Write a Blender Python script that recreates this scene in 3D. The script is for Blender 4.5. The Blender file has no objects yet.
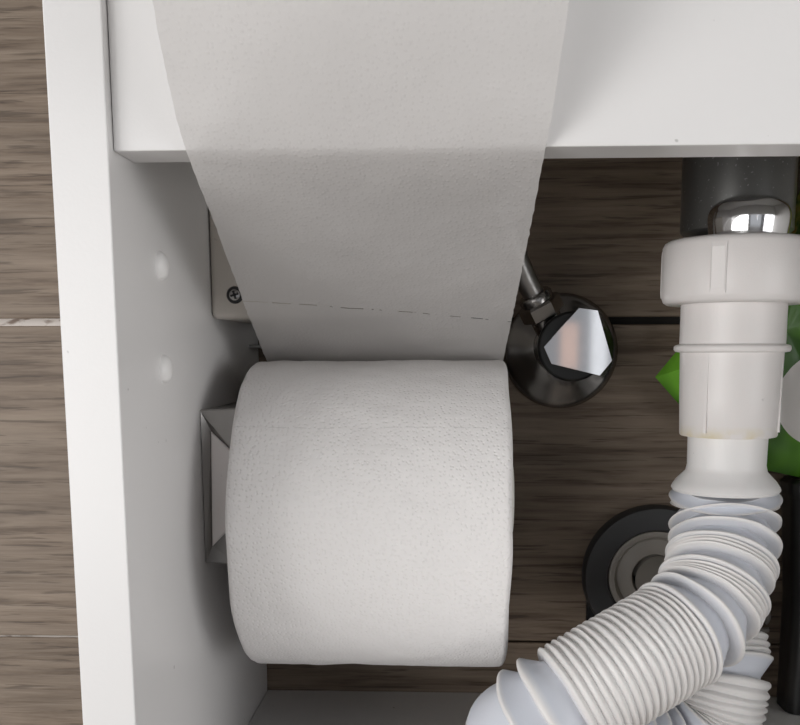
import bpy, bmesh, math, random
from mathutils import Vector, Matrix, noise
random.seed(7)
S = bpy.context.scene
C = S.collection
# ------------------------------------------------------------------ camera
F, PX, PY = 932.0, 421.06, 489.45          # focal length and optical centre of the cropped frame, in pixels
PITCH, YAW, ROLL = 0.1448, 0.0407, -0.0014
fw = Vector((-math.sin(YAW)*math.cos(PITCH), math.cos(YAW)*math.cos(PITCH), -math.sin(PITCH)))
rt = Vector((math.cos(YAW), math.sin(YAW), 0)); up = rt.cross(fw)
r2 = rt*math.cos(ROLL)+up*math.sin(ROLL); u2 = -rt*math.sin(ROLL)+up*math.cos(ROLL)
cd = bpy.data.cameras.new('camera'); cam = bpy.data.objects.new('camera', cd); C.objects.link(cam)
m = Matrix((r2, u2, -fw)).transposed().to_4x4(); cam.matrix_world = m
cd.sensor_width = 36; cd.lens = 36*F/800; cd.shift_x = (400-PX)/800; cd.shift_y = (PY-362.5)/800
cd.clip_start = 0.005; cd.clip_end = 50
S.camera = cam
def U(px, py, d):                          # point at distance d along the view axis
    return fw*d + r2*((px-PX)/F*d) - u2*((py-PY)/F*d)
def UY(px, py, Y):                         # point of the plane y = Y
    v = U(px, py, 1); return v*(Y/v.y)
# ------------------------------------------------------------------ world and light
w = bpy.data.worlds.new('world'); S.world = w; w.use_nodes = True
w.node_tree.nodes['Background'].inputs[0].default_value = (0.93, 0.96, 1, 1)
w.node_tree.nodes['Background'].inputs[1].default_value = 0.11
def area(name, loc, target, sx, sy, power, col=(1, 1, 1)):
    l = bpy.data.lights.new(name, 'AREA'); l.shape = 'RECTANGLE'; l.size = sx; l.size_y = sy
    l.energy = power; l.color = col
    o = bpy.data.objects.new(name, l); C.objects.link(o); o.location = loc
    o.rotation_euler = (Vector(target)-Vector(loc)).to_track_quat('-Z', 'Y').to_euler()
    return o
TG = (0, 0.3, -0.05)
area('ceiling_light', (0.1, -0.2, 1.7), TG, 1.6, 0.6, 8, (1, 0.985, 0.965))
area('upper_left_fill', (-1.7, -0.6, 0.8), TG, 0.9, 0.9, 5, (0.97, 0.98, 1))  # unseen side fill, added to light wall and cabinet front from the left
area('lower_left_fill', (-1.2, -0.8, -0.25), TG, 0.9, 0.6, 14, (1, 0.985, 0.975))  # low fill added in place of bounced light from the left
area('right_fill', (1.7, -0.45, 0.12), TG, 1.0, 0.9, 9, (1, 0.98, 0.96))  # broad fill added out of view, lighting roll and panel from the right
area('lower_right_fill', (1.2, -0.85, -0.2), TG, 0.9, 0.7, 6.5, (0.98, 0.985, 1))  # added low fill on the right, acting as bounce
area('far_left_fill', (-1.9, -0.05, 0.9), TG, 0.8, 0.8, 6, (1, 0.99, 0.97))  # extra fill, added to brighten the wall beside the cabinet
area('front_left_fill', (-0.85, -1.3, -0.05), TG, 0.8, 0.8, 11, (1, 0.99, 0.98))  # frontal fill added to lift the left side of the paper roll
area('chrome_fill', (0.25, -2.1, -0.1), (0.25, 0, -0.1), 1.3, 1.1, 1.9, (0.92, 0.95, 1))  # invented broad panel that the knob and dome mirror as pale grey
area('knob_streak_light', (0.42, -2.05, 0.03), (0.42, 0, 0.03), 0.05, 0.5, 0.10, (0.95, 0.97, 1))  # thin emitter added so the knob mirrors a white streak
area('knob_glint_light', (0.33, -2.05, 0.02), (0.33, 0, 0.02), 0.05, 0.14, 0.016, (1, 0.55, 0.35))  # small emitter added as an orange glint in the knob
S.view_settings.view_transform = 'Standard'; S.view_settings.look = 'None'
S.view_settings.gamma = 1; S.view_settings.use_curve_mapping = False
S.view_settings.exposure = -0.28
# ------------------------------------------------------------------ materials
def mat(name, col, rough=0.5, metal=0, spec=0.5, **kw):
    m = bpy.data.materials.new(name); m.use_nodes = True
    b = m.node_tree.nodes['Principled BSDF']
    b.inputs['Base Color'].default_value = (*col, 1); b.inputs['Roughness'].default_value = rough
    b.inputs['Metallic'].default_value = metal; b.inputs['Specular IOR Level'].default_value = spec
    for k, v in kw.items(): b.inputs[k.replace('_', ' ')].default_value = v
    return m
class N:                                    # tiny node helper
    def __init__(s, m): s.t = m.node_tree; s.m = m; s.b = s.t.nodes.get('Principled BSDF')
    def n(s, kind, **kw):
        x = s.t.nodes.new(kind)
        for k, v in kw.items():
            if k.startswith('i_'): x.inputs[k[2:].replace('_', ' ')].default_value = v
            else: setattr(x, k, v)
        return x
    def l(s, a, b): s.t.links.new(a, b)
    def coord(s, scale=(1, 1, 1), out='Object'):
        c = s.n('ShaderNodeTexCoord'); mp = s.n('ShaderNodeMapping'); mp.inputs['Scale'].default_value = scale
        s.l(c.outputs[out], mp.inputs[0]); return mp.outputs[0]
    def ramp(s, src, stops):
        r = s.n('ShaderNodeValToRGB'); e = r.color_ramp.elements
        while len(e) < len(stops): e.new(0.5)
        for el, (p, c) in zip(e, stops): el.position = p; el.color = (*c, 1) if len(c) == 3 else c
        s.l(src, r.inputs[0]); return r.outputs[0]
    def bump(s, h, strength, dist, norm=None):
        b = s.n('ShaderNodeBump'); b.inputs['Strength'].default_value = strength; b.inputs['Distance'].default_value = dist
        s.l(h, b.inputs['Height'])
        if norm: s.l(norm, b.inputs['Normal'])
        return b.outputs[0]
    def math(s, op, a, b=None, c=None):
        x = s.n('ShaderNodeMath', operation=op)
        for i, v in enumerate((a, b, c)):
            if v is None: continue
            if isinstance(v, (int, float)): x.inputs[i].default_value = v
            else: s.l(v, x.inputs[i])
        return x.outputs[0]

def laminate():
    m = mat('white_laminate', (0.78, 0.77, 0.765), 0.28, 0, 0.45); k = N(m)
    n = k.n('ShaderNodeTexNoise', i_Scale=900.0, i_Detail=2.0); k.l(k.coord(), n.inputs['Vector'])
    k.l(k.bump(n.outputs[0], 0.10, 0.0003), k.b.inputs['Normal'])
    n2 = k.n('ShaderNodeTexNoise', i_Scale=210.0, i_Detail=1.0); k.l(k.coord(), n2.inputs['Vector'])
    k.l(k.ramp(n2.outputs[0], [(0.18, (0.5, 0.49, 0.48)), (0.21, (0.78, 0.77, 0.765))]), k.b.inputs['Base Color'])
    return m
def wood():
    m = mat('wood_look_tile', (0.2, 0.15, 0.12), 0.5, 0, 0.35); k = N(m)
    w1 = k.n('ShaderNodeTexNoise', i_Scale=1.0, i_Detail=6.0, i_Roughness=0.62, i_Distortion=0.4)
    k.l(k.coord((14, 14, 230)), w1.inputs['Vector'])
    w2 = k.n('ShaderNodeTexNoise', i_Scale=1.0, i_Detail=3.0, i_Roughness=0.6, i_Distortion=0.25)
    k.l(k.coord((22, 22, 520)), w2.inputs['Vector'])
    w3 = k.n('ShaderNodeTexNoise', i_Scale=1.0, i_Detail=3.0); k.l(k.coord((9, 9, 42)), w3.inputs['Vector'])
    c1 = k.ramp(w1.outputs[0], [(0.34, (0.115, 0.083, 0.060)), (0.47, (0.192, 0.147, 0.110)), (0.68, (0.262, 0.210, 0.163))])
    c2 = k.ramp(w2.outputs[0], [(0.36, (0.38, 0.35, 0.33)), (0.43, (1, 1, 1))])
    c3 = k.ramp(w3.outputs[0], [(0.3, (0.78, 0.76, 0.74)), (0.7, (1.12, 1.1, 1.08))])
    a = k.n('ShaderNodeMixRGB', blend_type='MULTIPLY'); a.inputs[0].default_value = 0.72
    k.l(c1, a.inputs[1]); k.l(c2, a.inputs[2])
    b = k.n('ShaderNodeMixRGB', blend_type='MULTIPLY'); b.inputs[0].default_value = 1
    k.l(a.outputs[0], b.inputs[1]); k.l(c3, b.inputs[2]); k.l(b.outputs[0], k.b.inputs['Base Color'])
    k.l(k.bump(w2.outputs[0], 0.5, 0.0006), k.b.inputs['Normal'])
    return m
def tissue(name, sheet):
    m = mat(name, (0.80, 0.78, 0.77), 0.9, 0, 0.15); k = N(m)
    co = k.coord()
    v = k.n('ShaderNodeTexVoronoi', voronoi_dimensions='2D', i_Scale=540.0, i_Randomness=0.8); k.l(k.coord(out='UV'), v.inputs['Vector'])
    dots = k.ramp(v.outputs['Distance'], [(0.08, (0, 0, 0)), (0.30, (1, 1, 1))])
    n = k.n('ShaderNodeTexNoise', i_Scale=1500.0, i_Detail=2.0); k.l(co, n.inputs['Vector'])
    n3 = k.n('ShaderNodeTexNoise', i_Scale=55.0, i_Detail=3.0); k.l(co, n3.inputs['Vector'])
    fade = k.ramp(n3.outputs[0], [(0.3, (0.55, 0.55, 0.55)), (0.6, (1, 1, 1))])
    h = k.math('MULTIPLY', dots, fade); h = k.math('MULTIPLY_ADD', n.outputs[0], 0.35, h)
    nb = k.bump(h, 0.42 if not sheet else 0.28, 0.0005)
    nb = k.bump(n3.outputs[0], 0.25, 0.003, nb)
    k.l(nb, k.b.inputs['Normal'])
    # tear line: short slits at one distance along the paper
    uv = k.n('ShaderNodeTexCoord'); sp = k.n('ShaderNodeSeparateXYZ'); k.l(uv.outputs['UV'], sp.inputs[0])
    wob = k.n('ShaderNodeTexNoise', i_Scale=60.0, i_Detail=1.0); k.l(co, wob.inputs['Vector'])
    vv = k.math('ADD', sp.outputs[1], k.math('MULTIPLY', wob.outputs[0], 0.0015))
    near = k.math('LESS_THAN', k.math('ABSOLUTE', vv), 0.0002)
    dash = k.n('ShaderNodeTexNoise', i_Scale=170.0, i_Detail=2.0); k.l(co, dash.inputs['Vector'])
    hit = k.math('MULTIPLY', near, k.math('GREATER_THAN', dash.outputs[0], 0.48 if sheet else 0.5))
    out = k.t.nodes['Material Output']
    if sheet:
        tr = k.n('ShaderNodeBsdfTranslucent'); tr.inputs[0].default_value = (0.80, 0.79, 0.78, 1)
        cl = k.n('ShaderNodeBsdfTransparent')
        m1 = k.n('ShaderNodeMixShader'); m1.inputs[0].default_value = 0.42
        k.l(k.b.outputs[0], m1.inputs[1]); k.l(tr.outputs[0], m1.inputs[2])
        m2 = k.n('ShaderNodeMixShader'); k.l(k.math('MAXIMUM', hit, 0.12), m2.inputs[0])
        k.l(m1.outputs[0], m2.inputs[1]); k.l(cl.outputs[0], m2.inputs[2]); k.l(m2.outputs[0], out.inputs[0])
    else:
        mx = k.n('ShaderNodeMixRGB'); k.l(k.math('MULTIPLY', hit, 0.22), mx.inputs[0])
        mx.inputs[1].default_value = (0.80, 0.78, 0.77, 1); mx.inputs[2].default_value = (0.35, 0.34, 0.33, 1)
        k.l(mx.outputs[0], k.b.inputs['Base Color'])
        k.b.inputs['Subsurface Weight'].default_value = 0.15; k.b.inputs['Subsurface Radius'].default_value = (0.002, 0.002, 0.002)
    return m
def chrome(name, col, rough, bumpy=0.0):
    m = mat(name, col, rough, 1); k = N(m)
    n = k.n('ShaderNodeTexNoise', i_Scale=350.0, i_Detail=3.0); k.l(k.coord(), n.inputs['Vector'])
    k.l(k.ramp(n.outputs[0], [(0.3, (rough,)*3), (0.75, (min(1, rough+(0.12 if rough > 0.12 else 0.01)),)*3)]), k.b.inputs['Roughness'])
    if bumpy: k.l(k.bump(n.outputs[0], bumpy, 0.0005), k.b.inputs['Normal'])
    return m
def dusty():
    m = mat('dusty_dark_chrome', (0.3, 0.3, 0.29), 0.3, 0.8); k = N(m)
    n = k.n('ShaderNodeTexNoise', i_Scale=900.0, i_Detail=2.0); k.l(k.coord(), n.inputs['Vector'])
    k.l(k.ramp(n.outputs[0], [(0.68, (0.2, 0.2, 0.195)), (0.74, (0.5, 0.5, 0.5))]), k.b.inputs['Base Color'])
    return m
def plastic(name, col, rough=0.38, dirt=None, stain=None):
    m = mat(name, col, rough, 0, 0.45); k = N(m)
    n = k.n('ShaderNodeTexNoise', i_Scale=260.0, i_Detail=4.0); k.l(k.coord(), n.inputs['Vector'])
    base = k.ramp(n.outputs[0], [(0.2, tuple(c*0.75 for c in col)), (0.27, col)])
    if stain:
        z0, z1 = stain
        c = k.n('ShaderNodeTexCoord'); sp = k.n('ShaderNodeSeparateXYZ'); k.l(c.outputs['Object'], sp.inputs[0])
        n2 = k.n('ShaderNodeTexNoise', i_Scale=110.0, i_Detail=4.0); k.l(c.outputs['Object'], n2.inputs['Vector'])
        mr = k.n('ShaderNodeMapRange'); mr.inputs[1].default_value = z1; mr.inputs[2].default_value = z0
        k.l(sp.outputs[2], mr.inputs[0])
        f = k.math('MULTIPLY', mr.outputs[0], k.ramp(n2.outputs[0], [(0.47, (0, 0, 0)), (0.66, (0.6, 0.6, 0.6))]))
        mx = k.n('ShaderNodeMixRGB'); k.l(f, mx.inputs[0]); k.l(base, mx.inputs[1]); mx.inputs[2].default_value = (0.62, 0.52, 0.27, 1)
        base = mx.outputs[0]
    k.l(base, k.b.inputs['Base Color'])
    k.b.inputs['Subsurface Weight'].default_value = 0.12; k.b.inputs['Subsurface Radius'].default_value = (0.004, 0.003, 0.003)
    n4 = k.n('ShaderNodeTexNoise', i_Scale=1600.0, i_Detail=1.0); k.l(k.coord(), n4.inputs['Vector'])
    k.l(k.bump(n4.outputs[0], 0.12, 0.0003), k.b.inputs['Normal'])
    return m
M = dict(lam=laminate(), wood=wood(), roll=tissue('tissue_roll', False), sheet=tissue('tissue_sheet', True),
    chrome=chrome('chrome', (0.86, 0.86, 0.87), 0.10), knobm=chrome('satin_chrome', (0.56, 0.56, 0.57), 0.05), dchrome=chrome('aged_chrome', (0.34, 0.33, 0.32), 0.16, 0.05),
    brushed=chrome('brushed_steel', (0.36, 0.35, 0.34), 0.32, 0.15), face=plastic('painted_reflection', (0.93, 0.88, 0.86), 0.3),  # pale colour stands for white paper mirrored in the chrome
    dusty=dusty(), card=plastic('cardboard', (0.42, 0.36, 0.3), 0.9), capw=plastic('cap_plastic', (0.74, 0.71, 0.66)),
    white=plastic('white_plastic', (0.70, 0.67, 0.655)), stained=plastic('stained_white_plastic', (0.70, 0.67, 0.655), stain=(0.1075, 0.1120)),
    hose=plastic('ribbed_hose_plastic', (0.75, 0.735, 0.725), 0.42),
    hblue=plastic('aged_grey_hose_plastic', (0.70, 0.71, 0.74), 0.4),
    beige=plastic('beige_plastic', (0.62, 0.58, 0.53)), black=plastic('black_plastic', (0.012, 0.012, 0.012), 0.3),
    rubber=plastic('dark_rubber', (0.045, 0.045, 0.047), 0.5), drain=plastic('drain_grey_plastic', (0.32, 0.295, 0.265), 0.42),
    gap=mat('dark_mortar', (0.02, 0.018, 0.016), 1), grout=mat('white_grout', (0.6, 0.55, 0.51), 0.9),
    floor=mat('floor_screed', (0.3, 0.27, 0.24), 0.6))
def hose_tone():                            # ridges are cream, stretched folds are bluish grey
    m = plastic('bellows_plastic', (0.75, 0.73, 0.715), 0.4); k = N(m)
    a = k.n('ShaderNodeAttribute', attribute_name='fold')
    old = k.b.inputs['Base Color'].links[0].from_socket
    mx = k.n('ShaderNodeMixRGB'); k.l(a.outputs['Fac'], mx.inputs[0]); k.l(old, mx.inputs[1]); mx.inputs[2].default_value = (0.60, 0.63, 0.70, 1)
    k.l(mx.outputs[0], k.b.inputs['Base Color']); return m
M['bellows'] = hose_tone(); g_ = N(M['grout']); n_ = g_.n('ShaderNodeTexNoise', i_Scale=110.0, i_Detail=4.0); g_.l(g_.coord((1, 1, 3)), n_.inputs['Vector'])
g_.l(g_.ramp(n_.outputs[0], [(0.38, (0.22, 0.17, 0.14)), (0.5, (0.6, 0.55, 0.51))]), g_.b.inputs['Base Color'])
M['cap'] = mat('bright_white_plastic', (0.88, 0.87, 0.86), 0.35)
def bag_mat():
    m = mat('green_printed_film', (0.1, 0.35, 0.03), 0.25, 0, 0.5); k = N(m)
    c = k.n('ShaderNodeTexCoord'); sp = k.n('ShaderNodeSeparateXYZ'); k.l(c.outputs['Object'], sp.inputs[0])
    dx = k.math('DIVIDE', k.math('SUBTRACT', sp.outputs[0], BW[0]), 0.024); dz = k.math('DIVIDE', k.math('SUBTRACT', sp.outputs[2], BW[1]), 0.022)
    r = k.math('ADD', k.math('MULTIPLY', dx, dx), k.math('MULTIPLY', dz, dz))
    isw = k.math('LESS_THAN', r, 1.0)
    n = k.n('ShaderNodeTexNoise', i_Scale=26.0, i_Detail=2.0); k.l(c.outputs['Object'], n.inputs['Vector'])
    g = k.ramp(n.outputs[0], [(0.42, (0.04, 0.13, 0.015)), (0.6, (0.16, 0.42, 0.035))])
    n2 = k.n('ShaderNodeTexNoise', i_Scale=140.0, i_Detail=1.0); k.l(c.outputs['Object'], n2.inputs['Vector'])
    leaf = k.ramp(n2.outputs[0], [(0.44, (0.07, 0.16, 0.02)), (0.56, (0.30, 0.33, 0.05)), (0.66, (0.4, 0.2, 0.05))])
    top = k.math('GREATER_THAN', sp.outputs[2], BW[2])
    m0 = k.n('ShaderNodeMixRGB'); k.l(top, m0.inputs[0]); k.l(g, m0.inputs[1]); k.l(leaf, m0.inputs[2])
    m1 = k.n('ShaderNodeMixRGB'); k.l(isw, m1.inputs[0]); k.l(m0.outputs[0], m1.inputs[1]); m1.inputs[2].default_value = (0.75, 0.72, 0.7, 1)
    k.l(m1.outputs[0], k.b.inputs['Base Color'])
    return m
# ------------------------------------------------------------------ mesh helpers
def link(name, bm, m, parent=None, smooth=True, origin=None, angle=40):
    """one mesh object; coordinates are given in the world and moved to the parent's origin"""
    bmesh.ops.recalc_face_normals(bm, faces=bm.faces)
    if origin is None:
        if parent is not None: origin = ORG[parent.name]
        else:
            xs = [v.co for v in bm.verts]
            origin = Vector(((min(v.x for v in xs)+max(v.x for v in xs))/2, (min(v.y for v in xs)+max(v.y for v in xs))/2, min(v.z for v in xs)))
    bmesh.ops.translate(bm, verts=bm.verts, vec=-origin)
    me = bpy.data.meshes.new(name); bm.to_mesh(me); bm.free()
    me.materials.append(m)
    if smooth:
        me.polygons.foreach_set('use_smooth', [True]*len(me.polygons))
        try: me.set_sharp_from_angle(angle=math.radians(angle))
        except Exception: pass
    o = bpy.data.objects.new(name, me); C.objects.link(o)
    if parent is not None:
        o.parent = parent; o.location = origin-ORG[parent.name]
    else: o.location = origin
    ORG[o.name] = origin.copy()
    return o
ORG = {}
def thing(name, label, cat, loc, group=None):
    o = bpy.data.objects.new(name, None); C.objects.link(o); o.location = loc; o.empty_display_size = 0.01
    ORG[o.name] = Vector(loc); tag(o, label, cat, group); return o
def tag(o, label, cat, group=None):
    o['label'] = label; o['category'] = cat
    if group: o['group'] = group
def struct(name, bm, m, **k):
    o = link(name, bm, m, **k); o['kind'] = 'structure'; return o
def box(bm, a, b, bev=0, seg=2):
    r = bmesh.ops.create_cube(bm, size=1); vs = r['verts']
    a = Vector(a); b = Vector(b)
    for v in vs: v.co = Vector(((v.co[i]+0.5)*(b[i]-a[i])+a[i] for i in range(3)))
    if bev:
        es = list({e for v in vs for e in v.link_edges})
        bmesh.ops.bevel(bm, geom=es, offset=bev, segments=seg, profile=0.5, affect='EDGES')
def frame_of(d):
    d = d.normalized(); a = Vector((0, 0, 1)) if abs(d.z) < 0.9 else Vector((1, 0, 0))
    x = a.cross(d).normalized(); return x, d.cross(x)
def lathe(bm, A, D, prof, n=64, close=False, wob=0, n_fn=None):
    """profile of (t, r) along direction D from A"""
    A = Vector(A); D = Vector(D).normalized(); x, y = frame_of(D); rings = []
    for t, r in prof:
        if r < 1e-6: rings.append([bm.verts.new(A+D*t)])
        else:
            rings.append([bm.verts.new(A+D*t+(x*math.cos(k*2*math.pi/n)+y*math.sin(k*2*math.pi/n))*(r*(n_fn(k/n) if n_fn else 1))) for k in range(n)])
    prs = list(zip(rings, rings[1:]))
    if close: prs.append((rings[-1], rings[0]))
    for p, q in prs:
        for k in range(n):
            k2 = (k+1) % n
            if len(p) == 1 and len(q) == 1: continue
            if len(p) == 1: bm.faces.new((p[0], q[k], q[k2]))
            elif len(q) == 1: bm.faces.new((p[k], q[0], p[k2]))
            else: bm.faces.new((p[k], q[k], q[k2], p[k2]))
def loft(bm, loops):
    rs = [[bm.verts.new(p) for p in l] for l in loops]; n = len(rs[0])
    for p, q in zip(rs, rs[1:]):
        for k in range(n): bm.faces.new((p[k], q[k], q[(k+1) % n], p[(k+1) % n]))
    bm.faces.new(rs[0][::-1]); bm.faces.new(rs[-1])
def B(): return bmesh.new()
def spline(pts, n=24):                      # Catmull-Rom through points
    pts = [pts[0]*2-pts[1]]+pts+[pts[-1]*2-pts[-2]]; out = []
    for i in range(1, len(pts)-2):
        p0, p1, p2, p3 = pts[i-1:i+3]
        for k in range(n):
            t = k/n
            out.append(0.5*((2*p1)+(p2-p0)*t+(2*p0-5*p1+4*p2-p3)*t*t+(3*p1-p0-3*p2+p3)*t**3))
    out.append(pts[-2]); return out
def tube(bm, pts, r, n=16):
    rings = []; x = None
    for i, p in enumerate(pts):
        d = (pts[min(i+1, len(pts)-1)]-pts[max(i-1, 0)]).normalized()
        if x is None: x, y = frame_of(d)
        x = (x-d*x.dot(d)).normalized(); y = d.cross(x)
        rings.append([p+(x*math.cos(k*2*math.pi/n)+y*math.sin(k*2*math.pi/n))*r for k in range(n)])
    loft(bm, rings)
# ------------------------------------------------------------------ setting: tiled wall, floor
XI, DF, DB = -0.0954, 0.2598, 0.4452        # inner face of left panel, front edge, wall face
ZR, ZB, ZG, GP, T = 0.0552, -0.1668, 0.0150, 0.1547, 0.016
XR = 0.235                                  # inner face of right panel
ZT = 0.145                                  # top of the cabinet
FL = -0.48
bm = B()
for k in range(-4, 8):
    z0 = ZG+k*GP+0.0019; z1 = ZG+(k+1)*GP-0.0017
    if k == -1: z0 = ZG-GP-0.0004
    if k == -2: z1 = ZG-GP-0.0014
    if z1 < FL: continue
    box(bm, (-1.3, DB, max(z0, FL)), (1.3, DB+0.008, z1), 0.0004, 1)
struct('wall_back', bm, M['wood'], smooth=False, origin=Vector((0.31, 0, 0.17)))
bm = B(); box(bm, (-1.3, DB+0.0045, FL), (1.3, DB+0.02, ZG+8*GP)); struct('wall_backing', bm, M['gap'], smooth=False)
bm = B()                                     # grout fills the joints only beside the cabinet
for k in range(-3, 8):
    z = ZG+k*GP-(0.0009 if k == -1 else 0); gh = 0.0008 if k == -1 else 0.0022
    x = -1.3; n = 160; top = []; 
    for side in (-1, 1):
        xa, xb = (-1.3, XI-T-0.001) if side < 0 else (XR+T+0.001, 1.3)
        vs = []
        for i in range(n+1):
            xx = xa+(xb-xa)*i/n
            yy = DB+0.0012+0.0012*noise.noise(Vector((xx*130, k*3.1, 0)))
            vs.append((bm.verts.new((xx, yy+0.0008, z+gh)), bm.verts.new((xx, yy, z)), bm.verts.new((xx, yy-0.0006, z-gh))))
        for p, q in zip(vs, vs[1:]):
            bm.faces.new((p[0], q[0], q[1], p[1])); bm.faces.new((p[1], q[1], q[2], p[2]))
struct('trim_1', bm, M['grout'])
bm = B(); box(bm, (-1.3, -2.2, FL-0.02), (1.3, DB+0.02, FL)); struct('floor', bm, M['floor'], smooth=False)
# ------------------------------------------------------------------ vanity cabinet
cab = thing('vanity_cabinet', 'open white laminate vanity cabinet mounted on the wood-look tiled wall', 'cabinet', (0.07, 0.35, ZB-T))
def panel(name, a, b, bev=0.0004):
    bm = B(); box(bm, a, b, bev, 2); return link(name, bm, M['lam'], cab, smooth=False)
panel('side_panel', (XI-T, DF, ZB-T), (XI, DB-0.0004, ZT))
panel('side_panel', (XR, DF, ZB-T), (XR+T, DB-0.0004, ZT))
panel('front_rail', (XI+0.0002, DF+0.0036, ZR), (XR-0.0002, DF+0.0036+T, ZT-0.0005))
panel('top_panel', (XI-T-0.004, DF-0.002, ZT), (XR+T+0.004, DB-0.0004, ZT+0.014))
panel('bottom_panel', (XI+0.0002, DF+0.001, ZB-T), (0.026, DB-0.0004, ZB))
panel('bottom_panel', (0.135, DF+0.001, ZB-T), (XR-0.0002, DB-0.0004, ZB))
for (px, py) in ((160, 266), (164, 369)):
    v = U(px, py, 1); s = XI/v.x; p = v*s
    bm = B(); lathe(bm, (XI-0.0005, p.y, p.z), (1, 0, 0), [(0, 0.0046), (0.001, 0.0045), (0.0020, 0.0038), (0.0027, 0.0024), (0.0030, 0)], 32)
    o = link('hole_cap', bm, M['cap'], cab); o['label'] = 'small white round cap covering a screw hole'
# hanging bracket cover in the back upper corner
a = UY(211, 319, 0.360); z0 = a.z
br = thing('cabinet_bracket', 'beige plastic hanging bracket cover with a recessed screw, inside upper left of cabinet', 'bracket', (XI+0.02, 0.40, z0))
bm = B(); x0, x1, yf = XI+0.0002, XI+0.036, 0.360
box(bm, (x0, yf, z0), (x1, DB-0.002, z0+0.052), 0.0025, 4)
link('cover', bm, M['beige'], br)
hc = UY(235, 295, yf)
bm = B(); lathe(bm, (hc.x, yf-0.0006, hc.z), (0, 1, 0), [(0, 0), (0.0, 0.0029), (0.0005, 0.0033), (0.0012, 0.0033), (0.0012, 0)], 32)
link('screw_hole', bm, M['black'], br)
bm = B(); lathe(bm, (hc.x, yf-0.0010, hc.z), (0, 1, 0), [(0, 0), (0.0001, 0.0014), (0.0003, 0.0021), (0.0006, 0.0022)], 24)
sc = link('screw', bm, M['dchrome'], br)
bm = B()
for an in (0.3, 0.3+math.pi/2):
    d = Vector((math.cos(an), 0, math.sin(an)))*0.0016; e = Vector((-math.sin(an), 0, math.cos(an)))*0.0004
    c = Vector((hc.x, yf-0.00125, hc.z))
    loft(bm, [[c+d+e, c-d+e, c-d-e, c+d-e], [q+Vector((0, 0.0002, 0)) for q in (c+d+e, c-d+e, c-d-e, c+d-e)]])
link('cross_slot', bm, M['black'], sc)
t0 = UY(247, 345, 0.435)
bm = B(); box(bm, (t0.x, 0.425, t0.z-0.0015), (t0.x+0.02, DB-0.001, t0.z), 0.0003, 1)
box(bm, (t0.x+0.004, DB-0.003, t0.z-0.0015), (t0.x+0.018, DB-0.001, z0+0.01), 0.0003, 1)
link('hook_plate', bm, M['brushed'], br)
# ------------------------------------------------------------------ roll holder
rc_y, rc_z, RR, RC = 0.3736, -0.0640, 0.061, 0.0215     # roll centre, radius, core radius
xl = UY(222.5, 510, rc_y-RR).x; WID = 0.0994; xr = xl+WID
rod_r = 0.0145; hz = rc_z+RC-0.0015-rod_r-0.0002+0.002; hy = rc_y
hz = rc_z+(RC-0.0012-rod_r)
p1 = U(198, 411, 1); p1 = p1*(XI/p1.x); p2 = U(202, 564, 1); p2 = p2*(XI/p2.x)
py0 = p1.y; hs = (p1.z-p2.z)/2; pz = (p1.z+p2.z)/2
hold = thing('toilet_roll_holder', 'square steel toilet roll holder fixed to the left cabinet panel behind the paper roll', 'toilet roll holder', (XI, py0+hs, pz-hs))
def sq(x, h, cy, cz): return [Vector((x, cy-h, cz-h)), Vector((x, cy+h, cz-h)), Vector((x, cy+h, cz+h)), Vector((x, cy-h, cz+h))]
cy_ = py0+hs
YH = 0.3402
def hp(pts, dy): return [Vector((max(p.x, XI+0.0003), p.y+dy, p.z)) for p in (UY(x, y, YH) for x, y in pts)]
outer = [(198, 410), (236, 408.5), (236, 565), (202, 563)]; inner = [(210, 432), (236, 457), (236, 522), (211.5, 547)]
bm = B(); loft(bm, [hp(outer, 0.055), hp(outer, 0.0006), hp([(199, 411.5), (235.5, 410), (235.5, 563.5), (203, 561.5)], 0), hp(inner, 0.0022), hp(inner, 0.004)])
link('mount_block', bm, M['brushed'], hold, smooth=False)
bm = B(); loft(bm, [hp(inner, 0.0038), hp(inner, 0.0014), hp([(211, 434.5), (235, 458), (235, 521), (212, 544.5)], 0.0010)])  # wedge coloured pale in place of a reflection on the block
link('reflection_face', bm, M['face'], hold, smooth=False)['label'] = 'wedge-shaped face of the holder, pale with a painted paper reflection'
bm = B(); lathe(bm, (xl-0.004, hy, hz), (1, 0, 0), [(-0.001, 0), (-0.001, rod_r*0.6), (0.006, rod_r*0.62), (0.008, rod_r), (WID+0.0065, rod_r), (WID+0.0073, rod_r-0.0008), (WID+0.0075, 0)], 48)
link('rod', bm, M['capw'], hold)
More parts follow.
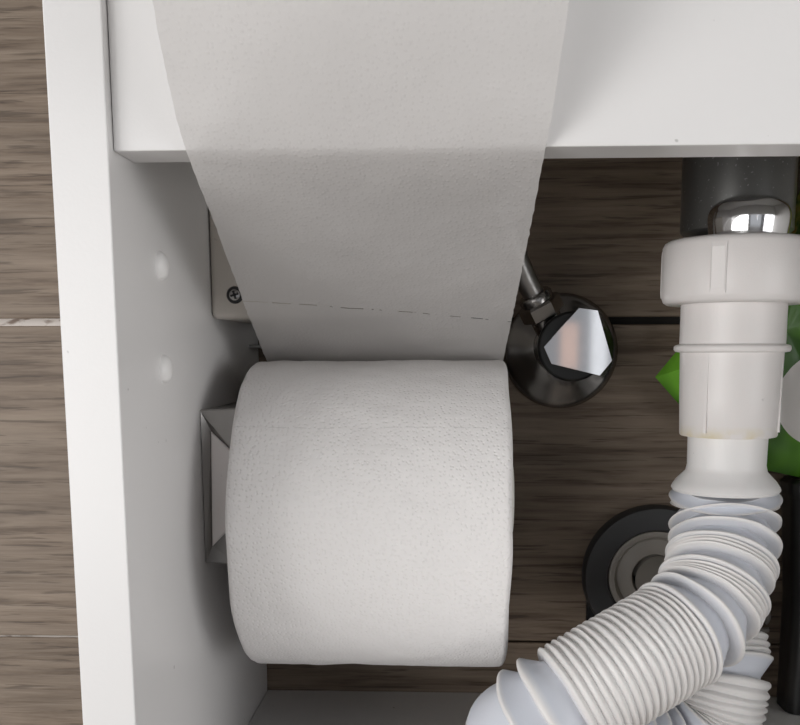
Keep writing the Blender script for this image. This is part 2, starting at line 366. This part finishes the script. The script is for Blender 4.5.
# ------------------------------------------------------------------ toilet roll
roll = thing('toilet_roll', 'white embossed toilet paper roll with its loose end pulled up over the cabinet rail', 'toilet paper', (xl+WID/2, rc_y, rc_z-RR))
bm = B(); n = 160
uvl = bm.loops.layers.uv.new('UVMap')
prof = [(0.0, RC+0.0006)]
for k in range(1, 10): prof.append((0.0, RC+(RR-0.0030-RC)*k/9))
for k in range(1, 7):
    a = k/6*math.pi/2; prof.append((0.0030*(1-math.cos(a))*0.7, RR-0.0030+0.0030*math.sin(a)))
NL = 44
for k in range(1, NL): prof.append((0.0021+(WID-0.0042)*k/NL, RR))
for k in range(0, 7):
    a = k/6*math.pi/2; prof.append((WID-0.0030*(1-math.sin(a))*0.7, RR-0.0030+0.0030*math.cos(a)))
for k in range(8, -1, -1): prof.append((WID, RC+0.0006+(RR-0.0030-RC)*k/9))
rings = []
for t, r in prof:
    ring = []
    for k in range(n):
        a = 2*math.pi*k/n
        rr = r
        if r > RR-0.004: rr += 0.0009*noise.noise(Vector((t*30, math.cos(a)*2.5, math.sin(a)*2.5)))+0.00035*noise.noise(Vector((t*140, math.cos(a)*9, math.sin(a)*9)))
        if r > RR-0.02 and t < 0.004: rr -= 0.0012*max(0, noise.noise(Vector((9, math.cos(a)*2, math.sin(a)*2))))
        tt = t+0.0008*noise.noise(Vector((r*60, math.cos(a)*2, math.sin(a)*2+7))) if (t < 0.003 or t > WID-0.003) else t
        ring.append(bm.verts.new((xl+tt, rc_y+rr*math.cos(a), rc_z+rr*math.sin(a))))
    rings.append(ring)
prs = list(zip(rings, rings[1:]))+[(rings[-1], rings[0])]
vd = UY(360, 434, rc_y-RR+0.014); perf_a = math.atan2(vd.z-rc_z, vd.y-rc_y) % (2*math.pi)
for p, q in prs:
    for k in range(n):
        f = bm.faces.new((p[k], q[k], q[(k+1) % n], p[(k+1) % n]))
        for lp, kk in zip(f.loops, (k, k, k+1, k+1)): lp[uvl].uv = (lp.vert.co.x, (2*math.pi*kk/n-perf_a)*RR+0.00075)
link('paper_winding', bm, M['roll'], roll)
bm = B(); lathe(bm, (xl+0.0012, rc_y, rc_z), (1, 0, 0), [(0, RC), (WID-0.0024, RC), (WID-0.0024, RC-0.0011), (0, RC-0.0011)], 64, close=True)
link('cardboard_core', bm, M['card'], roll)
# loose sheet: from the back of the roll, up to the rail's lower edge, then up and forward, over the cabinet top
Ry, Rz = DF+0.0028, ZR-0.0007
cv = Vector((rc_y-Ry, rc_z-Rz)); L = cv.length; be = math.atan2(cv.y, cv.x)+math.asin((RR+0.0006)/L)
tl = math.sqrt(L*L-(RR+0.0006)**2); Ty, Tz = Ry+tl*math.cos(be), Rz+tl*math.sin(be)
a0 = math.atan2(Tz-rc_z, Ty-rc_y)
path = [Vector((rc_y+(RR+0.0006)*math.cos(a0-q), rc_z+(RR+0.0006)*math.sin(a0-q))) for q in (0.9, 0.6, 0.3, 0.12)]
nst = 60
path += [Vector((Ty+(Ry-Ty)*i/nst, Tz+(Rz-Tz)*i/nst-0.0010*math.sin(math.pi*i/nst))) for i in range(nst+1)]
tp = UY(362, 0, 0.233)
ctl = [Vector((Ry, Rz, 0)), Vector((Ry+(tp.y-Ry)*.5-0.001, Rz+(tp.z-Rz)*.5, 0)), Vector((tp.y, tp.z, 0)), Vector((tp.y-0.012, tp.z+0.02, 0)), Vector((tp.y-0.014, ZT+0.004, 0)), Vector((tp.y+0.004, ZT+0.022, 0)), Vector((DF+0.02, ZT+0.019, 0)), Vector((DF+0.05, ZT+0.0155, 0)), Vector((DF+0.09, ZT+0.0155, 0))]
path += [Vector((p.x, p.y)) for p in spline(ctl, 16)[1:]]
xc0 = xl+WID/2; xcR = UY(364.8, 150, Ry).x; xcT = UY(362.5, 0, tp.y).x
prow = UY(385, 308, 0.36)
s = [0]
for a, b in zip(path, path[1:]): s.append(s[-1]+(b-a).length)
sT = s[4]; sR = s[4+nst]
# distance along the sheet of the tear line (where the ray through row 308 meets it)
best = min(range(4, 4+nst), key=lambda i: abs((PY-308)/F - (Vector((0, path[i].x, path[i].y)).dot(u2)/Vector((0, path[i].x, path[i].y)).dot(fw))))
sp0 = s[best]
bm = B(); uvl = bm.loops.layers.uv.new('UVMap'); nx = 40; grid = []
for i, p in enumerate(path):
    ss = s[i]
    if ss < sT: xc = xc0
    elif ss < sR: xc = xc0+(xcR-xc0)*(ss-sT)/(sR-sT)
    else: xc = xcR+(xcT-xcR)*min((ss-sR)/(0.05), 2)
    d = (path[min(i+1, len(path)-1)]-path[max(i-1, 0)]).normalized(); nrm = Vector((-d.y, d.x))
    env = min(1, max(0, (ss-sT)/0.02))*min(1, abs(ss-sR)/0.012+0.12)
    row = []
    for j in range(nx+1):
        u = j/nx-0.5; x = xc+u*(WID-0.0018)
        if j in (0, nx): x += 0.0003*noise.noise(Vector((ss*300, j, 0)))
        h = env*(0.0014*noise.noise(Vector((x*22, ss*14, 3)))+0.0005*noise.noise(Vector((x*70, ss*50, 8))))
        if ss > sR: h += 0.0022*env*(u*2)**2
        row.append((bm.verts.new((x, p.x+nrm.x*h, p.y+nrm.y*h)), ss))
    grid.append(row)
tilt = 0.017
for r_, q_ in zip(grid, grid[1:]):
    for j in range(nx):
        f = bm.faces.new((r_[j][0], r_[j+1][0], q_[j+1][0], q_[j][0]))
        for lp, (vv, ss), jj in zip(f.loops, (r_[j], r_[j+1], q_[j+1], q_[j]), (j, j+1, j+1, j)):
            lp[uvl].uv = (vv.co.x, ss-sp0+0.00075+tilt*(jj/nx-0.5))
link('loose_sheet', bm, M['sheet'], roll)['label'] = 'single translucent ply rising over the rail, with a dashed tear line'
# ------------------------------------------------------------------ shut-off valve
YW = DB
vc = UY(560, 352, YW-0.006)
val = thing('shutoff_valve', 'chrome angle shut-off valve with a three-sided knob and round wall flange, right of the paper', 'valve', (vc.x, DB, vc.z-0.027))
fc = UY(560, 351, YW)
bm = B(); lathe(bm, (fc.x, YW-0.0002, fc.z), (0, -1, 0), [(0, 0.0262), (0.0015, 0.0267), (0.0028, 0.0262), (0.0045, 0.0235), (0.0085, 0.0175), (0.0115, 0.0140), (0.0125, 0.0115)], 72)
link('wall_flange', bm, M['dchrome'], val)
bc = Vector((fc.x-0.0012, YW-0.012, fc.z+0.002))
bm = B(); lathe(bm, bc+Vector((0, 0.01, 0)), (0, -1, 0), [(0, 0.0105), (0.012, 0.0105), (0.013, 0.0125), (0.022, 0.0125), (0.024, 0.0105), (0.026, 0)], 48)
link('valve_body', bm, M['dchrome'], val)
outd = (UY(524, 276, 0.412)-UY(548, 325, 0.418)).normalized()
ob = UY(553, 333, 0.4225)
bm = B(); lathe(bm, ob, outd, [(0, 0), (0, 0.0068), (0.009, 0.0068), (0.0095, 0.0062), (0.012, 0.0062)], 32)
link('outlet_stub', bm, M['dchrome'], val)
bm = B(); lathe(bm, ob+outd*0.0085, outd, [(0, 0.006), (0.0003, 0.0090), (0.001, 0.0097), (0.0065, 0.0097), (0.0075, 0.009), (0.0078, 0.0058)], 6)
link('compression_nut', bm, M['dchrome'], val, angle=25)
bm = B(); lathe(bm, ob+outd*0.0155, outd, [(0, 0.0055), (0.0002, 0.0074), (0.0030, 0.0076), (0.0042, 0.0068), (0.0046, 0.0045)], 40)
link('compression_ring', bm, M['dchrome'], val)
t0 = ob+outd*0.018
bm = B(); tube(bm, spline([t0, t0+outd*0.012, t0+outd*0.03+Vector((0.001, 0, 0.004)), t0+outd*0.05+Vector((0.006, 0.006, 0.018))], 10), 0.0048)
link('supply_tube', bm, M['brushed'], val)
# knob: three flats with cut corners, narrowing back to a round collar
kp = [(579, 307.5), (598, 310), (612.5, 361), (600, 376), (551, 364), (543.5, 347)]
yk = 0.398
K = [UY(x, y, yk) for x, y in kp]
kc = sum(K, Vector())/6
def ins(f, dy): return [kc+(p-kc)*f+Vector((0, dy, 0)) for p in K]
bm = B(); loft(bm, [ins(0.35, 0.0105), ins(0.62, 0.0095), ins(0.97, 0.0015), ins(1.0, 0.0006), ins(0.985, 0)])
link('knob', bm, M['knobm'], val, smooth=False)['label'] = 'bright chrome three-sided knob'
bm = B(); c0 = Vector((fc.x+0.0015, 0.4135, fc.z+0.0018)); lathe(bm, c0, (0, -1, 0), [(0, 0.0085), (0.0, 0.0142), (0.0012, 0.0150), (0.0048, 0.0150), (0.0058, 0.0140), (0.0062, 0.0085)], 56)
link('knob_collar', bm, M['black'], val)['label'] = 'black collar behind the knob'
# ------------------------------------------------------------------ wall drain
dc = UY(656, 578, 0.437)
dr = thing('wall_drain', 'round drain outlet in the tiled wall with a dark rubber seal, behind the ribbed hose', 'drain', (dc.x, DB, dc.z-0.036))
k_ = 0.437/F
bm = B(); lathe(bm, (dc.x, DB-0.0003, dc.z), (0, -1, 0), [(0, 48*k_), (0, 73*k_), (0.006, 73*k_), (0.0082, 71*k_), (0.0085, 66*k_), (0.0080, 50*k_), (0.007, 48*k_)], 80, close=True)
link('rubber_seal', bm, M['rubber'], dr)['label'] = 'dark grey rubber seal ring'
bm = B(); lathe(bm, (dc.x, DB-0.0003, dc.z), (0, -1, 0), [(0, 0.0), (0.001, 20*k_), (0.005, 22*k_), (0.0062, 24*k_), (0.0052, 27*k_), (0.0042, 38*k_), (0.0062, 40*k_), (0.0078, 42*k_), (0.0068, 44*k_), (0.0065, 47*k_), (0.0, 47.4*k_)], 80)
link('drain_socket', bm, M['drain'], dr)
q0 = UY(587, 575, 0.4435); q1 = UY(700, 640, 0.4435)
bm = B(); box(bm, (q0.x, 0.4415, q1.z), (q1.x, DB-0.0003, q0.z), 0.0004, 1)  # dark square cutout in the tile, drawn as a black plate
link('cutout_plate', bm, M['black'], dr, smooth=False)['label'] = 'black plate standing in for the dark cutout behind the seal'
# ------------------------------------------------------------------ sink trap
A0 = UY(736.5, 241.5, 0.365); A1 = UY(725, 492, 0.365); AX = (A1-A0); AL = AX.length; AXn = AX.normalized()
def tt(py, f=0.943): return (353+(py-353)*f-241.5)/(492-241.5)*AL
kk = 0.336/F
trap = thing('sink_trap', 'white plastic sink drain trap with a nut on top and a looping ribbed hose below', 'drain pipe', A1+Vector((-0.02, 0, -0.085)))
# dark drain body, and a chrome dome shaped to stand for a bright reflection
db = UY(733, 300, 0.386)
bm = B(); lathe(bm, Vector((db.x, db.y, A0.z+0.004)), (0, 0, 1), [(0, 0), (0, 0.0190), (0.002, 0.0216), (ZT-A0.z-0.005, 0.0216)], 64)
link('drain_body', bm, M['dusty'], trap)['label'] = 'dark dusty metal drain body above the nut'
bt = Vector((A0.x+0.0032, 0.362, A0.z-0.001))
bm = B(); prof = []
R_ = 40*0.3655/F
for k in range(0, 25):
    q = k/24; h = math.sin(q*math.pi/2); prof.append((R_*1.16*h-0.001, R_*(0.86+0.16*min(h, 0.75)/0.75)*math.sqrt(max(0, 1-h**5))))
prof = [(-0.003, R_*0.84)]+[(t, max(r, 0.0)) for t, r in prof]
prof[-1] = (prof[-1][0], 0)
lathe(bm, bt, (0, 0, 1), prof, 64)
link('reflection_dome', bm, M['chrome'], trap)['label'] = 'chrome dome shaped after the bright reflection above the nut'
# nut
def nutfn(u): return 1.0
bm = B(); r = 74.5*kk
lathe(bm, A0, AXn, [(-0.0002, 44*kk), (-0.0002, r-0.0022), (0.0006, r-0.0008), (0.0022, r), (tt(290, 0.92), r), (tt(296, 0.92), r-0.0008), (tt(298.5, 0.92), r-0.0022), (tt(298.5, 0.92), 50*kk)], 96)
nut = link('nut', bm, M['white'], trap)
for k in range(4):
    a = math.radians(-90-28+k*90)
    dv = Vector((math.cos(a), math.sin(a), 0)); dv = (dv-AXn*dv.dot(AXn)).normalized(); sd = AXn.cross(dv)
    c = A0+dv*(r-0.0004)
    lo = [c+AXn*0.0025+sd*0.0028, c+AXn*0.0025-sd*0.0028, c+AXn*tt(290, .92)-sd*0.0028, c+AXn*tt(290, .92)+sd*0.0028]
    kcn = sum(lo, Vector())/4
    bm = B(); loft(bm, [lo, [q+dv*0.0008 for q in lo], [kcn+(q-kcn)*0.8+dv*0.0012 for q in lo]])
    link('grip_rib', bm, M['white'], nut, smooth=False)
# sleeve with ring
bm = B(); rs = 53.8*kk; rb = 51.0*kk
lathe(bm, A0, AXn, [(tt(290), rs*0.9), (tt(290), rs), (tt(341), rs), (tt(342.5), rs+4.5*kk), (tt(344), rs+5.6*kk), (tt(347), rs+5.6*kk), (tt(349), rs+4.2*kk), (tt(350), rb+1.8*kk), (tt(395), rb+0.8*kk), (tt(437), rb-0.6*kk), (tt(438.5), rb-1.6*kk), (tt(438.5), 41*kk)], 96)
slv = link('pipe_sleeve', bm, M['stained'], trap)
sl_o = ORG[slv.name]
for a in (-90-42, -90+60):
    dv = Vector((math.cos(math.radians(a)), math.sin(math.radians(a)), 0)); dv = (dv-AXn*dv.dot(AXn)).normalized(); sd = AXn.cross(dv)
    c = A0+dv*(rb-0.0002)
    lo = [c+AXn*tt(351)+sd*0.0006, c+AXn*tt(351)-sd*0.0006, c+AXn*tt(433)-sd*0.0006, c+AXn*tt(433)+sd*0.0006]
    bm = B(); loft(bm, [lo, [q+dv*0.0009 for q in lo]])
    link('seam_ridge', bm, M['white'], slv, smooth=False)
ri = 41.5*kk
bm = B(); lathe(bm, A0, AXn, [(tt(430), ri), (tt(470), ri-0.5*kk), (tt(477), ri+1*kk), (tt(487), 52*kk), (tt(493), 56*kk), (tt(496), 57*kk), (tt(499), 55*kk), (tt(500), 46*kk), (tt(500), 30*kk)], 96)
link('hose_flange', bm, M['hose'], trap)
# bellows hose
ctl = [A0+AXn*tt(496), U(724, 512, 0.3665), U(724, 545, 0.3610), U(715, 585, 0.3520), U(701, 613, 0.3455), U(675, 635, 0.3400), U(622, 668, 0.3310), U(567, 701, 0.3270),
       U(544, 716, 0.3275), U(525, 733, 0.333), U(562, 742, 0.352), U(612, 742, 0.375), U(668, 745, 0.388), U(708, 722, 0.389), U(719, 690, 0.389), U(721, 657, 0.392), U(714, 625, 0.398), U(700, 605, 0.410)]
cp = spline(ctl, 40); cl = [0]
for a, b in zip(cp, cp[1:]): cl.append(cl[-1]+(b-a).length)
def at(sv):
    sv = min(max(sv, 0), cl[-1]-1e-6)
    lo, hi = 0, len(cl)-1
    while hi-lo > 1:
        mid = (lo+hi)//2
        if cl[mid] <= sv: lo = mid
        else: hi = mid
    t = (sv-cl[lo])/max(1e-9, cl[hi]-cl[lo]); return cp[lo].lerp(cp[hi], t)
mk = [cl[i*40] for i in range(len(ctl)-1)]+[cl[-1]]
# list of folds: (length, open?) from the flange downwards
folds = []
def add(total, pat):
    sm = sum(pat); 
    for p in pat: folds.append((total*p/sm, p > 1.5))
add(mk[5]-mk[0], [2.0, .8, .8, 4, 4, 4, .8, .8, .8, 4, .8, .8, .8, .8, 4, 4.6])
add(mk[7]-mk[5], [1]*18)
add(mk[9]-mk[7], [1.8, 2.0, 2.0])
add(mk[13]-mk[9], [3]*10)
add(mk[14]-mk[13], [1]*6)
add(mk[15]-mk[14], [1]*2+[2.4])
add(mk[17]-mk[15], [1, 1, 1, 2.4, 2.4, 1, 1, 2.4])
RH = 0.0206
def radius_at(sv):
    return RH if sv < mk[10] else 0.0200
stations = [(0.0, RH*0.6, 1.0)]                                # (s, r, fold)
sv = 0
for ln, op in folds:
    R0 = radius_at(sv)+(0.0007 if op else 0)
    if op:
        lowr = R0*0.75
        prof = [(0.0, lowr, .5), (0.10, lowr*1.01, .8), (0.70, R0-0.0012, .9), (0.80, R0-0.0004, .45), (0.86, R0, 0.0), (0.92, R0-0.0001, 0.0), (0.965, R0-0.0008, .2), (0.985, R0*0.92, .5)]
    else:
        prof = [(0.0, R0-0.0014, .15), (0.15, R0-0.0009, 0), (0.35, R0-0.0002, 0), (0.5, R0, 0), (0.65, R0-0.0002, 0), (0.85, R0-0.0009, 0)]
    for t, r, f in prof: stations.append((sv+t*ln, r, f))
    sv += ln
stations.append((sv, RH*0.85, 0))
def hose_bm(st, caps=True):
    bm = B(); n = 72; lay = bm.verts.layers.float.new('fold'); prev = None; X = None
    for sv, r, f in st:
        p = at(sv); d = (at(sv+0.0035)-at(sv-0.0035)).normalized()
        if X is None: X, Y = frame_of(d)
        X = (X-d*X.dot(d)).normalized(); Y = d.cross(X); ring = []
        for k in range(n):
            a = 2*math.pi*k/n; q = X*math.cos(a)+Y*math.sin(a)
            rr = r+0.00022*noise.noise(Vector((sv*900, math.cos(a)*2, math.sin(a)*2)))
            off = 0.00055*noise.noise(Vector((sv*260, math.cos(a)*1.5, math.sin(a)*1.5+5)))
            v = bm.verts.new(p+q*rr+d*off); v[lay] = f; ring.append(v)
        if prev:
            for k in range(n): bm.faces.new((prev[k], ring[k], ring[(k+1) % n], prev[(k+1) % n]))
        prev = ring
    return bm
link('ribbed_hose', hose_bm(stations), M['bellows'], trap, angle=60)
bm = B(); tube(bm, spline([U(703, 612, 0.404), U(690, 596, 0.418), Vector((dc.x+0.004, DB-0.014, dc.z-0.002)), Vector((dc.x, DB-0.004, dc.z))], 10), 0.0105, 32)
link('outlet_elbow', bm, M['drain'], trap)
# ------------------------------------------------------------------ green bag and black bin at the right
ol = [(655, 377), (676, 352), (684, 330), (705, 285), (770, 248), (784, 236), (800, 190), (835, 150), (900, 170), (915, 330), (900, 470), (800, 477.5), (768, 470.5), (715, 445), (684, 410)]
YB = 0.425
OL = [UY(x, y, YB) for x, y in ol]
bcn = sum(OL, Vector())/len(OL); wz = UY(822, 398, YB)
zb_ = min(p.z for p in OL)
org = Vector((bcn.x, YB, zb_))
BW = (wz.x-org.x, wz.z-org.z, UY(800, 270, YB).z-org.z)
M['bag'] = bag_mat()
dense = []
for i, p in enumerate(OL):
    q = OL[(i+1) % len(OL)]
    for k in range(8): dense.append(p.lerp(q, k/8))
bm = B(); rings = []
nr = 12
for side in (-1, 1):
    rr = []
    for j in range(nr+1):
        f = 1-j/nr; ring = []
        for i, p in enumerate(dense):
            q = bcn.lerp(p, max(f, 0.02))
            th = 0.015*(1-f**4)*(1 if side < 0 else 0.9)
            cr = 0.004*(1-f**6)*noise.noise(Vector((q.x*45, side*4, q.z*30)))+0.0025*(1-f**6)*abs(noise.noise(Vector((q.x*110, side, q.z*80))))
            ring.append(Vector((q.x, YB+side*(th+cr), q.z)))
        rr.append(ring)
    rings.append(rr)
loops = rings[0][::-1]+rings[1][1:]
vs = [[bm.verts.new(p) for p in l] for l in loops]; n = len(dense)
for p, q in zip(vs, vs[1:]):
    for k in range(n): bm.faces.new((p[k], q[k], q[(k+1) % n], p[(k+1) % n]))
bm.faces.new(vs[0][::-1]); bm.faces.new(vs[-1])
bag = link('plastic_bag', bm, M['bag'], None, origin=org, angle=30)
tag(bag, 'crumpled green plastic bag with white print, standing behind the white drain pipe', 'bag')
e0 = UY(793, 480, 0.422); e1 = UY(786, 725, 0.422)
bm = B(); topz = zb_-0.0008; botz = ZB+0.0002
lo = [(e0.x+(e1.x-e0.x)*1.0-0.001, botz), (e0.x+0.002, topz-0.004)]
def bl(z, x0, ins_=0):
    x1 = XR-0.012; y0, y1 = 0.420, DB-0.004; c = 0.006
    pts = []
    for cx, cy, a0_ in ((x1-c, y1-c, 0), (x0+c, y1-c, 90), (x0+c, y0+c, 180), (x1-c, y0+c, 270)):
        for k in range(6):
            a = math.radians(a0_+k*18); pts.append(Vector((cx+(c-ins_)*math.cos(a), cy+(c-ins_)*math.sin(a), z)))
    return pts
loft(bm, [bl(botz, e1.x), bl(botz+0.5*(topz-botz), e1.x*0.5+e0.x*0.5+0.0015), bl(topz-0.008, e0.x), bl(topz-0.006, e0.x-0.001), bl(topz-0.002, e0.x-0.001), bl(topz, e0.x, 0.001)])
bn = link('storage_bin', bm, M['black'])
tag(bn, 'black plastic bin under the green bag at the right edge', 'bin')
# small grey loop on the wall right of the hose
g = UY(762, 616, DB-0.004); 
bm = B(); tube(bm, [g+Vector((0.0032*math.cos(a), 0, 0.0042*math.sin(a))) for a in [math.radians(-60+k*20) for k in range(14)]], 0.0011, 10)
g2 = UY(757, 630, DB-0.004); tube(bm, [g2, g2+Vector((0.0055, 0, 0.0002))], 0.0013, 10)
clp = link('wall_clip', bm, M['drain'])
tag(clp, 'tiny grey plastic clip on the brown tile right of the ribbed hose', 'clip')
